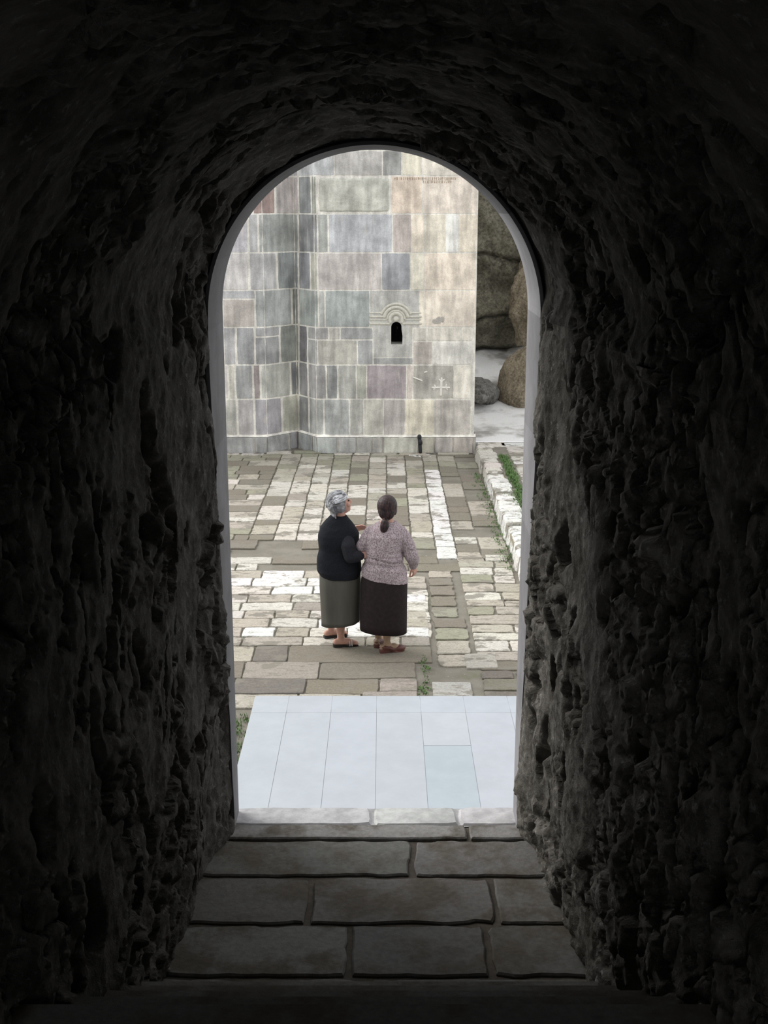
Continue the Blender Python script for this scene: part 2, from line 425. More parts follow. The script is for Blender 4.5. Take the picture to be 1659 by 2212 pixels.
# far field: columns running away from the viewer
colx = [-1.755, -1.42, -1.13, -.85, -.55, -.25, .04, .35, .65, .90, 1.20, 1.55]
for i in range(len(colx) - 1):
    y = 15.0 if i < 8 else 14.15
    if i in (6, 7): y = 14.6
    while y < 20.45:
        L = rnd.uniform(.26, .62); y2 = min(y + L, 20.55)
        xm = (colx[i] + colx[i+1]) / 2
        if i == 8: c = WHITE if y < 18.9 else CREAM
        elif i in (1, 2, 3): c = pick([(CREAM, 5), (TAN, 3), (PINKG, 1)])
        elif i >= 9: c = pick([(TAN, 3), (DIRT, 4), (CREAM, 2), (None, 2)])
        else: c = pick([(CREAM, 3), (TAN, 4), (DIRT, 3), (GREEN, 1)])
        if y > 19.2 and c: c = pick([(GREEN, 3), (TAN, 2), (DIRT, 2), (CREAM, 1)])
        if c: pave(colx[i], colx[i+1], y, y2, vary(c), sd, lift=.004 if i == 8 else 0)
        sd += 1; y = y2
y = 15.0
while y < 20.5:                                     # left: courses across
    y2 = y + rnd.uniform(.24, .42); x = -5.2 + rnd.uniform(0, .3)
    while x < -1.76:
        x2 = min(x + rnd.uniform(.32, .7), -1.755)
        if -1.755 - x2 < .15: x2 = -1.755
        w = [(CREAM, 3), (TAN, 3), (DIRT, 2), (GREEN, 1)] if y < 18.5 else [(GREEN, 4), (DIRT, 3), (TAN, 2)]
        pave(x, x2, y, y2, vary(pick(w)), sd); sd += 1; x = x2
    y = y2
# band of bare earth with few stones, then near field: courses across
def course(y0, y1, xa, xb, lo, hi, w, jit=.014, lift=0):
    global sd
    x = xa
    while x < xb - .02:
        x2 = x + rnd.uniform(lo, hi)
        if xb - x2 < lo * .6: x2 = xb
        x2 = min(x2, xb); c = pick(w)
        if c: pave(x, x2, y0, y1, vary(c), sd, jit, lift)
        sd += 1; x = x2
EARTHY = [(DIRT, 6), (PINKG, 2), (TAN, 1), (None, 3)]
course(14.60, 15.0, -4, .35, .5, 1.0, [(DIRT, 2), (TAN, 1), (None, 3)])
course(14.25, 14.60, -4, .65, .5, .9, EARTHY + [(CREAM, .6)])
course(13.95, 14.25, -4, -1.35, .4, .9, [(CREAM, 3), (TAN, 1)]); course(13.95, 14.25, -1.35, .65, .6, 1, EARTHY)
course(13.66, 13.95, -4, -1.5, .35, .7, [(CREAM, 3)]); course(13.66, 13.95, -1.5, 1.1, .5, .9, EARTHY)
course(13.36, 13.66, -4, .35, .35, .75, [(CREAM, 4), (TAN, 2), (WHITE, 2)])
course(13.06, 13.36, -4, -.3, .45, .75, [(WHITE, 1)], lift=.004)
course(12.77, 13.06, -4, -.3, .4, .7, [(WHITE, 5), (CREAM, 1)], lift=.004)
yy = 12.77
while yy > 11.35:
    h = rnd.uniform(.24, .33); course(yy - h, yy, -4, .46, .3, .65, [(CREAM, 5), (TAN, 3), (WHITE, 1.2), (PINKG, .8)]); yy -= h
ylo = yy
for x0, x1, y0, y1, c in ((-4, -1.25, ylo - .42, ylo, TAN), (-1.25, -.92, ylo - .42, ylo, DGREY), (-.92, .46, ylo - .45, ylo, DIRT),
        (-4, -1.3, ylo - .85, ylo - .42, DIRT), (-1.3, -.60, ylo - .85, ylo - .42, PINKG), (-.60, .30, ylo - .85, ylo - .45, DIRT),
        (-4, -1.35, ylo - 1.2, ylo - .85, DIRT), (-1.35, -.70, ylo - 1.2, ylo - .85, DGREY), (-.70, -.05, ylo - 1.2, ylo - .85, DIRT), (-.05, .30, ylo - 1.15, ylo - .85, PINKG),
        (-4, -.75, ylo - 1.5, ylo - 1.2, TAN), (-.75, -.2, ylo - 1.5, ylo - 1.2, TAN), (-.2, .3, ylo - 1.5, ylo - 1.15, PINKG)):
    pave(x0, x1, y0, y1, vary(c, .03), sd, jit=.01, gap=.008); sd += 1
# middle strip right of the women
y = 9.9
while y < 13.6:
    y2 = y + rnd.uniform(.20, .42)
    if y < 10.15: pave(.42, .80, y, y2, rgb(222, 221, 216, .56), sd)
    elif rnd.random() < .85: pave(.50, .86 if y < 12 else .80, y, y2, vary(pick([(GREEN, 4), (DIRT, 3), (TAN, 2)])), sd, jit=.03)
    sd += 1; y = y2
# narrow strip between women and that column
y = 11.4
while y < 13.4:
    y2 = y + rnd.uniform(.2, .35); pave(.24, .49, y, y2, vary(pick([(CREAM, 4), (WHITE, 1), (TAN, 2)])), sd); sd += 1; y = y2
# right field
y = 9.8
while y < 14.1:
    y2 = y + rnd.uniform(.20, .34)
    if 10.7 > y: W_ = [(DIRT, 3), (DGREY, 1), (PINKG, 2)]
    else: W_ = [(CREAM, 4), (TAN, 4), (WHITE, 1), (GREEN, 1)]
    course(y, y2, .88, 1.52 + (y < 13) * 1.2, .30, .68, W_, jit=.02); y = y2
pave(.76, 1.08, 10.55, 10.95, rgb(222, 218, 208, .56), 999, lift=.006)
tag(mb.build('courtyard_paving', M_pave), kind='structure')

# smooth landing below the doorway
mb = MB(); LZ = .15
tile = rgb(204, 211, 220, .66)
def lf(u, v, h): return (u, v, LZ + h)
mb.box((-1.09, 5.2, -.02), (2.2, 9.57, LZ - .004), rgb(205, 208, 212, .7))
cx_l = [-1.09, -.78, -.42, -.055, .31, .68, 1.06, 1.45, 2.2]
cx_l = [-1.09, -.80, -.435, -.06, .305, .67, 1.04, 1.42, 2.2]
for i in range(len(cx_l) - 1):
    stone(mb, cx_l[i], cx_l[i+1], 9.22, 9.57, lf, 0, vary(tile, .015, .01), gap=.0, jit=.0, bev=.002, base=-.05)
    yb = 9.22
    for L in ((1.75, 2.2) if i != 4 and i != 5 else ((.62, 2.4) if i == 4 else (1.9, 2.0))):
        k = tile
        if i == 4 and L == 2.4: k = rgb(196, 208, 219, .64)
        stone(mb, cx_l[i], cx_l[i+1], yb - L, yb, lf, 0, vary(k, .02, .01), gap=.003, jit=.0, bev=.001, base=-.05); yb -= L
M_land = attr_mat('smooth_grey_tiles', .6, 3.5, .95, 1.04, .08, .3)
tag(mb.build('landing_slab', M_land), kind='structure')

# ------------------------------------------------------------------ the church wall across the court
YF = 20.67
church = empty('stone_church', (0, YF, 0)); tag(church, 'pale grey church wall of large cut blocks with slit window and vertical groove', 'building')
def plan(x):   # depth of the V groove
    xl, xn, xr = -2.02, -1.53, -1.16
    if x <= xl or x >= xr: return 0
    return .52 * (x - xl) / (xn - xl) if x < xn else .52 * (xr - x) / (xr - xn)
BR = [-2.02, -1.53, -1.16]
def wf(off=0):
    def fn(u, v, h): return (u, plan(u) - off - h, v)
    return fn
def cpt(px, py): p = at(px, py, YF); return p.x, p.z
mb = MB(); XL = cpt(470, 325)[0]
def block(x0, x1, y0, y1, c, off=0, jit=.006, h=.012):
    a, zt = cpt(x0, y0); b, zb = cpt(x1, y1)
    if x0 == 470: a = XL
    fac_block(a, b, zb, zt, c, off, jit, h)
def fac_block(a, b, zb, zt, c, off=0, jit=.005, h=.012):
    cuts = [a] + [q for q in BR if a + .02 < q < b - .02] + [b]
    s0 = rnd.random() * 50
    for i in range(len(cuts) - 1):
        # at a fold the joint is closed
        l = cuts[i] - (.006 if i else 0); r = cuts[i+1] + (.006 if i < len(cuts) - 2 else 0)
        stone(mb, l, r, zb, zt, wf(off), h, c, gap=.012, jit=jit, seg=.05, bev=.005, seed=s0 + i, base=-.03)
K = 1.36
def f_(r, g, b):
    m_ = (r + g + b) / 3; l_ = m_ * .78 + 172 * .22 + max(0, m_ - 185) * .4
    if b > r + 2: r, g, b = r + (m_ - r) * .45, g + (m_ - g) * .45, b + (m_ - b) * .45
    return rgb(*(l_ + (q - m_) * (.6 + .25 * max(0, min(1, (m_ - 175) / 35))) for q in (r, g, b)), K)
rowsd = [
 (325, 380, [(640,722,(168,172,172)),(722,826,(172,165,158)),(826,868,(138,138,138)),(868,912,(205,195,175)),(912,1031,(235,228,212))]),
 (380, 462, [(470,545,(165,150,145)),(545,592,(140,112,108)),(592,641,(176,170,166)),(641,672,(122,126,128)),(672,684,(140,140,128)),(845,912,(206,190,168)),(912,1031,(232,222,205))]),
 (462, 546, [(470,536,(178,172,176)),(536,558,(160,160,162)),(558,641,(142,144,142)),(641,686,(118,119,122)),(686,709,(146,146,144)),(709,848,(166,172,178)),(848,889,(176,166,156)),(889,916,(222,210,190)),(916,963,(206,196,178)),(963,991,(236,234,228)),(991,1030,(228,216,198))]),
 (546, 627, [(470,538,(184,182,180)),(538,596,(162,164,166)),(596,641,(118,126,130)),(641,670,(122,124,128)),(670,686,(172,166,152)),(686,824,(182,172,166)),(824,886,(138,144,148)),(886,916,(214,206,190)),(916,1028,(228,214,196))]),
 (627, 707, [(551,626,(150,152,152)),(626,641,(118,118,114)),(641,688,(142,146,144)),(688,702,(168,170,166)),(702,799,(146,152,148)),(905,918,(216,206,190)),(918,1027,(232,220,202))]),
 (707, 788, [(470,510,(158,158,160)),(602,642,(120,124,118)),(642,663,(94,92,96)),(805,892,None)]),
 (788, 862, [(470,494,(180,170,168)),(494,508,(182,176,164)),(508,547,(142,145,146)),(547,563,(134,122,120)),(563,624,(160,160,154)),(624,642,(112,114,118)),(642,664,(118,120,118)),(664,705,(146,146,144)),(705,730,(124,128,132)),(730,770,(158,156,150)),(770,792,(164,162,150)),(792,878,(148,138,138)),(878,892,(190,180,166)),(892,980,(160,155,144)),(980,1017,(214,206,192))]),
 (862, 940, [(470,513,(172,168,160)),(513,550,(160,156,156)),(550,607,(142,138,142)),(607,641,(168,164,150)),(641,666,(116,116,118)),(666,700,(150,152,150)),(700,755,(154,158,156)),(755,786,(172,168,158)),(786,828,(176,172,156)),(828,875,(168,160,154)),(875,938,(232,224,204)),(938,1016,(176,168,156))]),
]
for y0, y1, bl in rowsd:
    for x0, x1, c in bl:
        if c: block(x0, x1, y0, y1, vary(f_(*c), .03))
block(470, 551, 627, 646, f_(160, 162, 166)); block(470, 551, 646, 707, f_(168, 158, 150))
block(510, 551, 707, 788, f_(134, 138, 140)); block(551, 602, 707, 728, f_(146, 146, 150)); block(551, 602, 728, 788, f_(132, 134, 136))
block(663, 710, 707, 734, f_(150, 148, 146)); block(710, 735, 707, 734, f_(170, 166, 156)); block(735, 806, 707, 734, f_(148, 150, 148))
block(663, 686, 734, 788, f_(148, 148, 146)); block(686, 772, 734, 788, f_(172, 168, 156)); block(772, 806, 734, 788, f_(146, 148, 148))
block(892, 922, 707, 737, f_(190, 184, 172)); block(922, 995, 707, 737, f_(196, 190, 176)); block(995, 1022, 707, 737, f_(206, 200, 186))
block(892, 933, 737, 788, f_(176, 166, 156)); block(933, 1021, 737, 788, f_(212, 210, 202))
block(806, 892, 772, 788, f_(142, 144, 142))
# rough-faced big block
x0, zt = cpt(684, 380); x1, zb = cpt(845, 462)
nU, nV = 60, 34; vv = []; fcs = []
for j in range(nV + 1):
    for i in range(nU + 1):
        u = i / nU; w = j / nV; e = min(u, 1-u) * (x1-x0); g = min(w, 1-w) * (zt-zb); e = min(e, g)
        ed = sm(0, .05, e - .012 + .02 * nz(u*7, w*5, 2, 2)); hh = -.02 + .055 * ed + .014 * nz(u*9, w*6, 5, 4)
        vv.append((x0 + u*(x1-x0), -hh, zb + w*(zt-zb)))
for j in range(nV):
    for i in range(nU): k = j*(nU+1)+i; fcs.append((k, k+1, k+nU+2, k+nU+1))
mb.add(vv, fcs, f_(172, 172, 158))
# window bay (blocks left open round the slit)
wc = f_(168, 167, 160); sx0, sz1 = cpt(845, 695); sx1, sz0 = cpt(867.5, 744)
scx = (sx0 + sx1) / 2; sr = (sx1 - sx0) / 2
bx0, bz1 = cpt(799, 627); bx1, bz0 = cpt(905, 772)
def quad(x0, x1, z0, z1, y, c): mb.add([(x0, y, z0), (x1, y, z0), (x1, y, z1), (x0, y, z1)], [(0, 1, 2, 3)], c)
# flat face with arched hole, by tessellation
ho = [(sx0, sz0), (sx1 + .012, sz0), (sx1 + .018, sz0 + .14), (sx1, sz0 + .24)]
for i in range(0, 13): a = math.pi * i / 12; ho.append((scx + sr * math.cos(a), sz1 - sr + sr * math.sin(a)))
lx0, _ = cpt(806, 707); lx1, lz = cpt(891, 707)
ou = [(lx0 + .006, bz0 + .006), (lx1 - .006, bz0 + .006), (lx1 - .006, lz), (bx1 - .006, lz), (bx1 - .006, bz1 - .006), (bx0 + .006, bz1 - .006), (bx0 + .006, lz), (lx0 + .006, lz)]
tr = tessellate_polygon([[Vector((x, z, 0)) for x, z in ou], [Vector((x, z, 0)) for x, z in ho]])
mb.add([(x, -.012, z) for x, z in ou + ho], [tuple(t_) for t_ in tr], wc)
for L_ in (ou, ho):
    for i in range(len(L_)):
        (xa, za), (xb, zb_) = L_[i], L_[(i+1) % len(L_)]
        yb = .45 if L_ is ho else .02
        mb.add([(xa, -.012, za), (xb, -.012, zb_), (xb, yb, zb_), (xa, yb, za)], [(0, 1, 2, 3)], wc)
mb.add([(x, .45, z) for x, z in ho], [tuple(range(len(ho)))], (.01, .01, .012, 1))  # near-black sheet paints the unlit depth of the slit
# generic courses beyond what the doorway shows
def fill(xa, xb, za, zb_, warm=0):
    z = za; 
    while z < zb_ - .05:
        h = min(rnd.uniform(.55, .68), zb_ - z); x = xa
        while x < xb - .01:
            x2 = x + rnd.uniform(.4, 1.1)
            if xb - x2 < .3: x2 = xb
            fac_block(x, x2, z, z + h, vary(f_(*rnd.choice([(168,168,166),(178,172,164),(150,152,154),(190,184,172)])), .05)); x = x2
        z += h
xl_, ztop = cpt(470, 325); xr_, _ = cpt(1031, 325)
PB = cpt(490, 941)[1]
xr_ = 1.555
fill(-5.5, xl_, PB, ztop)
block(470, 556, 325, 380, f_(168, 166, 162)); block(556, 640, 325, 380, f_(158, 158, 158))
fill(-5.5, xr_, ztop, 7.2)
# mortar backing and the corner return
m0, m1 = (.78, .76, .70, 1), (.6, .58, .53, 1)
cuts = [-5.5] + BR + [sx0 - .03, sx1 + .06, xr_]
for i in range(len(cuts) - 1):
    a, b = cuts[i], cuts[i+1]; segz = [(-.1, 7.2)]
    if abs(a - (sx0 - .03)) < 1e-6: segz = [(-.1, sz0 - .03), (sz1 + .03, 7.2)]
    for za, zb_ in segz: mb.add([(a, plan(a) - .007, za), (b, plan(b) - .007, za), (b, plan(b) - .007, zb_), (a, plan(a) - .007, zb_)], [(0, 1, 2, 3)], m0)
mb.add([(xr_, -.007, -.1), (xr_, 6, -.1), (xr_, 6, 7.2), (xr_, -.007, 7.2)], [(0, 1, 2, 3)], f_(190, 184, 172))
mb.add([(-5.5, -.007, 7.2), (xr_, -.007, 7.2), (xr_, 6, 7.2), (-5.5, 6, 7.2)], [(0, 1, 2, 3)], f_(150, 148, 142))
mb.add([(-5.5, 0, -.1), (-5.5, 6, -.1), (-5.5, 6, 7.2), (-5.5, 0, 7.2)], [(0, 1, 2, 3)], f_(170, 168, 160))
mb.add([(-5.5, 6, -.1), (xr_, 6, -.1), (xr_, 6, 7.2), (-5.5, 6, 7.2)], [(0, 1, 2, 3)], f_(170, 168, 160))
mb.build('wall', M_fac, church)
# plinth course
mb = MB()
pl = [(470,550,(150,152,150)),(550,622,(142,142,144)),(622,642,(150,148,150)),(642,676,(132,134,134)),(676,730,(156,158,154)),(730,770,(160,160,154)),(770,804,(158,156,150)),(804,828,(166,162,154)),(828,904,(174,170,158)),(904,938,(178,168,152)),(938,978,(166,160,150)),(978,1022,(164,154,146))]
for x0, x1, c in pl: block(x0, x1, 942, 979, vary(f_(*c), .03), off=.05, jit=.012, h=.03)
x = -5.5
while x < xl_ - .1: x2 = min(x + .7, xl_); fac_block(x, x2, 0, PB, f_(150, 150, 148), .05, .01, .03); x = x2
for i in range(len(BR) + 1):
    a = ([-5.5] + BR)[i]; b = (BR + [xr_ + .03])[i]
    mb.add([(a, plan(a) - .055, -.05), (b, plan(b) - .055, -.05), (b, plan(b) - .055, PB - .02), (a, plan(a) - .055, PB - .02)], [(0, 1, 2, 3)], m1)
    mb.add([(a, plan(a) - .07, PB - .012), (b, plan(b) - .07, PB - .012), (b, plan(b) + .02, PB + .03), (a, plan(a) + .02, PB + .03)], [(0, 1, 2, 3)], m0)
mb.add([(xr_ + .03, -.06, -.05), (xr_ + .03, 6, -.05), (xr_ + .03, 6, PB), (xr_ + .03, -.06, PB)], [(0, 1, 2, 3)], f_(160, 154, 144))
mb.build('plinth', M_fac, church)
# carved hood over the slit
M_hood = plain('carved_stone', rgb(182, 180, 170, K), .8, 25, .12, .3)
hx, hz = cpt(855.5, 690)
mb = MB()
def arc(r, rad, z=0, a0=0, a1=180):
    P = [Vector((hx + r * math.cos(R(a)), -.012, hz + r * math.sin(R(a)))) for a in [a0 + (a1 - a0) * i / 22 for i in range(23)]]
    mb.chain(P, [rad] * len(P))
arc(.262, .020, a0=22, a1=158); arc(.205, .028, a0=14, a1=166); arc(.150, .018, a0=4, a1=176); arc(.105, .030, a0=-25, a1=205)
for zz_, r_, xi in ((675.5, .012, .235), (684, .019, .185), (690.5, .011, .165), (699, .021, .115)):
    z_ = cpt(855, zz_)[1]
    for s_, xe in ((-1, cpt(800, 690)[0]), (1, cpt(909, 690)[0])): mb.cap((hx + s_ * xi, -.012, z_), (xe, -.012, z_), r_, r_)
mb.ell((hx, -.012, hz + .01), (.05, .03, .05))
mb.build('window_hood', M_hood, church, smooth=True)
# incised cross
M_pale = plain('pale_incision', (.84, .82, .77, 1), .9, 40, .08, .1)
mb = MB()
def stroke(pts, r=.011):
    P = []
    for px, py in pts: a, b = cpt(px, py); P.append(Vector((a, -.015, b)))
    mb.chain(P, [r * 1.5] * len(P))
stroke([(953.5, 824), (952, 853)], .014); stroke([(953.5, 824), (953.5, 837)]); stroke([(934, 837), (970, 837)], .010); stroke([(953.5, 837), (954, 817)], .010)
stroke([(949, 820), (954, 824), (959, 820)], .009); stroke([(937, 841), (941, 837), (939, 832)], .008); stroke([(966, 841), (963, 837), (964, 831)], .008)
mb.build('incised_cross', M_pale, church); mb = MB()
stroke([(893, 815), (901, 818), (911, 822)], .008); mb.build('pale_scratch', M_pale, church); mb = MB()
stroke([(917, 804), (922, 803)], .008)
mb.build('pale_scratch', M_pale, church)
mb = MB(); rr = random.Random(3)
for r_, (y_, xa, xb) in enumerate(((386, 852, 985), (393, 915, 978))):
    x = xa
    while x < xb:
        a, b = cpt(x, y_); h = .022
        for s_ in range(rr.choice((1, 2, 2))):
            dx = rr.uniform(-.008, .01); mb.cap((a + dx, -.0125, b - h * rr.uniform(.6, 1)), (a + dx + rr.uniform(-.006, .006), -.0125, b + h), .003, .003, 5)
        if rr.random() < .5: mb.cap((a, -.0125, b + rr.uniform(-.02, .02)), (a + .018, -.0125, b), .003, .003, 5)
        x += rr.uniform(3.2, 4.6)
mb.build('worn_inscription', plain('inscription_cut', rgb(150, 134, 118, K), .9, 30, .1, .1), church)
mb = MB()
for px, py, rx, rz in ((939, 694, .045, .04), (948, 691, .05, .055), (955, 690, .04, .05), (944, 697, .07, .02)):
    a, b = cpt(px, py); mb.ell((a, -.012, b), (rx, .004, rz), fn=lambda q: q * (1 + .3 * nz(q.x*40, q.z*40, 3, 2)))
mb.build('grey_patch', plain('grey_patch', rgb(158, 154, 148, K), .9, 60, .2, .2), church)

# black drain pipe at the foot of the wall
p0 = at(908, 989, YF - .16); p1 = at(906, 943, YF - .125)
pipe = MB(); pipe.cap((p0.x, p0.y, .012 + .035), p1, .032, .032, 14)
q = (p1 - p0).normalized()
pipe.cap(Vector((p0.x, p0.y, .2)), Vector((p0.x - .004, p0.y, .225)), .037, .037, 14)
pipe.cap(p1 - q * .02, p1, .037, .037, 14)
tag(pipe.build('drain_pipe', plain('black_plastic', (.02, .021, .026, 1), .5, 30, .1, .1, .4), smooth=True), 'short black drain pipe leaning against the foot of the church wall', 'pipe')

# pale mortar and flat stones along the wall foot
mb = MB(); x = -3.2; i = 0
while x < 1.5:
    w = rnd.uniform(.25, .6); yy_ = YF - .12 + plan(x + w/2) * .9
    stone(mb, x, x + w, yy_ - rnd.uniform(.12, .22), yy_ + .04, lambda u, v, h: (u, v, h), rnd.uniform(.015, .03), vary(pick([(CREAM, 3), (GREEN, 1), (TAN, 1)]), .08), jit=.03, seg=.04, bev=.01, seed=i + 400); x += w * rnd.choice((1, 1, 1.3)); i += 1
for k in range(9):
    a = rnd.uniform(-.16, .16); b = rnd.uniform(-.1, .1); r_ = rnd.uniform(.04, .1)
    stone(mb, p0.x + a - r_, p0.x + a + r_, p0.y - .12 + b - r_*.8, p0.y - .12 + b + r_*.8, lambda u, v, h: (u, v, h), .012, vary(WHITE, .05), jit=.03, seg=.03, bev=.012, seed=k + 500)
tag(mb.build('wall_foot_stones', M_pave), kind='structure')

# ------------------------------------------------------------------ right side: kerb, terrace, sloping concrete, rocks
kb = MB(); y = 11.2; i = 0
while y < 20.3:
    L = rnd.uniform(.28, .5); w0 = rnd.uniform(-.03, .02)
    kc = WHITE if y < 18 else CREAM
    def kf(u, v, h, w0=w0): return (u + (h - .2) * .12 if u < 1.7 else u, v, h)
    stone(kb, 1.57 + w0, 1.87 + rnd.uniform(-.03, .03), y, min(y + L, 20.35), kf, .20 + rnd.uniform(-.012, .012), vary(kc, .05), gap=.012, jit=.018, seg=.04, bev=.022, seed=i + 600, base=-.02)
    y += L; i += 1
kb.box((1.59, 11.2, -.02), (1.85, 20.3, .165), rgb(190, 182, 160, .6))
tag(kb.build('stone_kerb', M_pave), 'low whitish stone kerb running away along the right of the courtyard', 'kerb')
mb = MB(); mb.add([(1.84, 10, .17), (9, 10, .17), (9, 20.73, .17), (1.84, 20.73, .17)], [(0, 1, 2, 3)]); tag(mb.build('terrace_ground', M_dirt), kind='structure')
mb = MB(); y = 12; i = 0
while y < 20.6:
    y2 = min(y + rnd.uniform(.22, .36), 20.71); x = 2.03 + rnd.uniform(-.05, .05)
    while x < 4.4:
        x2 = x + rnd.uniform(.35, .7)
        stone(mb, x, x2, y, y2, lambda u, v, h: (u, v, .17 + h), .012, vary(pick([(CREAM, 4), (TAN, 2), (WHITE, 1)])), jit=.02, seg=.05, seed=i + 700); x = x2; i += 1
    y = y2
for k in range(1): stone(mb, 1.6 + k * .5, 2.1 + k * .5, 20.3, 20.71, lambda u, v, h: (u, v, .17 + h), .012, vary(CREAM), jit=.02, seg=.05, seed=i + 800 + k)
tag(mb.build('terrace_paving', M_pave), kind='structure')

# grass
def grass(name, pts, hgt, label, seed):
    g = MB(); r_ = random.Random(seed)
    for (x, y, z) in pts:
        for b in range(r_.randint(4, 7)):
            a = r_.uniform(0, 6.28); h = hgt * r_.uniform(.5, 1.2); lx, ly = math.cos(a) * h * .6, math.sin(a) * h * .6; w = .004
            bx, by = x + r_.uniform(-.02, .02), y + r_.uniform(-.02, .02); px_, py_ = -math.sin(a) * w, math.cos(a) * w
            g.add([(bx - px_, by - py_, z), (bx + px_, by + py_, z), (bx + lx*.5 + px_*.8, by + ly*.5 + py_*.8, z + h*.7), (bx + lx*.5 - px_*.8, by + ly*.5 - py_*.8, z + h*.7), (bx + lx, by + ly, z + h)], [(0, 1, 2, 3), (3, 2, 4)])
    o = g.build(name, M_grass); tag(o, label, 'grass', kind='stuff'); return o
M_grass = plain('grass_blades', (.13, .22, .08, 1), .8, 20, .35, .1)
r_ = random.Random(5); P = []
for k in range(900):
    y = r_.uniform(14.5, 19.6); P.append((1.95 + r_.gauss(0, .035 + .05 * (y < 17)), y, .17))
grass('kerb_grass', P, .05, 'strip of green grass growing behind the whitish kerb', 1)
P = [(G(918 + r_.gauss(0, 4), 1440 + r_.gauss(0, 9)).x, G(900, 1440 + r_.gauss(0, 10)).y, 0) for k in range(26)]
P += [(r_.gauss(.36, .03), r_.gauss(10.1, .1), 0) for k in range(30)]
grass('joint_grass', P, .02, 'small green weeds in the paving joint beside the brown shoes', 2)
P = [(r_.uniform(-1.55, -1.11), r_.uniform(7.4, 9.5) , 0) for k in range(500)]
grass('landing_grass', P, .03, 'mossy grass along the left edge of the smooth landing', 3)
P = [(1.50 + r_.gauss(0, .05) , r_.uniform(13.6, 19.0), 0) for k in range(200)]
grass('kerb_foot_weeds', P, .03, 'sparse weeds along the foot of the kerb on the courtyard side', 4)

# sloping concrete apron
m = Mat('pale_concrete', .9, .2); a_ = m.noise(.9, detail=6); b_ = m.noise(30, detail=6, rough=.7)
c_ = m.mix(m.ramp(a_, .46, .62), (.74, .74, .74, 1), (.33, .32, .30, 1)); c_ = m.mix(1.0, c_, m.grey(m.ramp(b_, .3, .7, .94, 1.05)), 'MULTIPLY')
m.color(c_); m.bump(b_, .1, .006); M_conc = m.m
def gz(x, y):
    t = max(0, y - 20.6); return .175 + .06 * t + .35 * sm(22.6, 25.5, y) * (1 + .15 * (y - 22)) + .03 * nz(x * .7, y * .7, 0, 3) * min(1, t)
vv = []; fcs = []; nx_, ny_ = 50, 60
for j in range(ny_ + 1):
    for i in range(nx_ + 1):
        x = 1.57 + 6 * i / nx_; y = 20.72 + 7.5 * j / ny_; z = gz(x, y)
        if y > 23.2: z += .25 * sm(0, 1, (nz(x * 1.1, y * 1.3, 4, 3)) * 2)
        vv.append((x, y, z))
for j in range(ny_):
    for i in range(nx_): k = j*(nx_+1)+i; fcs.append((k, k+1, k+nx_+2, k+nx_+1))
mb = MB(); mb.add(vv, fcs); 
mb.add([(1.57, 20.72, -.05), (7.57, 20.72, -.05), (7.57, 20.72, .178), (1.57, 20.72, .178)], [(0, 1, 2, 3)])
tag(mb.build('concrete_slope', M_conc, smooth=True), kind='structure')

M_rock = rock_mat('olive_cliff_rock', (.17, .16, .12, 1), (.30, .28, .22, 1), (.11, .10, .08, 1))
M_rock2 = rock_mat('brown_boulder_rock', (.28, .235, .17, 1), (.42, .36, .27, 1), (.17, .15, .10, 1), 1.3)
# cliff wall
def cliff(name, x0, x1, z0, z1, yfun, mat, nx, nz_c):
    vv = []; fcs = []
    for j in range(nz_c + 1):
        for i in range(nx + 1):
            x = x0 + (x1-x0)*i/nx; z = z0 + (z1-z0)*j/nz_c; vv.append((x, yfun(x, z), z))
    for j in range(nz_c):
        for i in range(nx): k = j*(nx+1)+i; fcs.append((k, k+1, k+nx+2, k+nx+1))
    # back closing faces give the mass its thickness
    n0 = len(vv); vv += [(x0, 31, z0), (x1, 31, z0), (x1, 31, z1), (x0, 31, z1)]
    fcs += [tuple([nz_c*(nx+1)+i for i in range(nx+1)] + [n0+2, n0+3]), tuple([j*(nx+1) for j in range(nz_c+1)] + [n0+3, n0])]
    mb = MB(); mb.add(vv, fcs); o = mb.build(name, mat, smooth=True); return o
def zb_(py, Y=26.0): return at(1080, py, Y).z
cr1, cr2, bot = zb_(680), zb_(553), zb_(757)
def yc(x, z):
    y = 26.0 + 1.0 * nz(x * .5, 1, z * .45, 4) + .22 * nz(x * 2.2, 4, z * 2.2, 5)
    e = nz(x * 1.3, 2, 0, 2) * .22
    for c, dpt in ((cr1, .14), (cr2 , .12)):
        q = (z - c - e - (.12 * (x - 2.4) if c == cr1 else -.2 * (x - 2.4))) ; y += dpt * math.exp(-(q / .035) ** 2) - (.10 * sm(.5, 0, q) if q > 0 else 0)
    y += 1.6 * sm(bot + .12 + e * .7, bot - .30 + e * .7, z) 
    return y
tag(cliff('cliff', .6, 7.5, .2, 10, yc, M_rock, 170, 300), kind='structure')
def blob(name, c, r, mat, seed, label, cat, amp=.12, fq=1.6, rot=0, n=90, m_=60):
    b = MB(); M = Matrix.Rotation(rot, 3, 'Y')
    def fn(q):
        k = 1 + amp * nz(q.x * fq + seed, q.y * fq, q.z * fq, 4) + .05 * nz(q.x * 5 + seed, q.y * 5, q.z * 5, 3)
        return q * k
    b.ell(c, r, M, n, m_, fn); o = b.build(name, mat, smooth=True)
    if label: tag(o, label, cat)
    return o
c = at(1142, 830, 23.7)
blob('boulder', (c.x, 23.7, c.z - .02), (.60, .6, .78), M_rock2, 3, 'large rounded brown boulder standing on the pale concrete slope', 'boulder', .25, 1.3, R(8))
c = at(1172, 640, 25.3)
blob('boulder', (c.x, 25.3, c.z + .1), (.62, .6, 1.15), M_rock2, 17, 'brown rock mass above the rounded boulder, against the cliff', 'boulder', .45, 1.8, R(12))
c = at(1035, 805, 25.2)
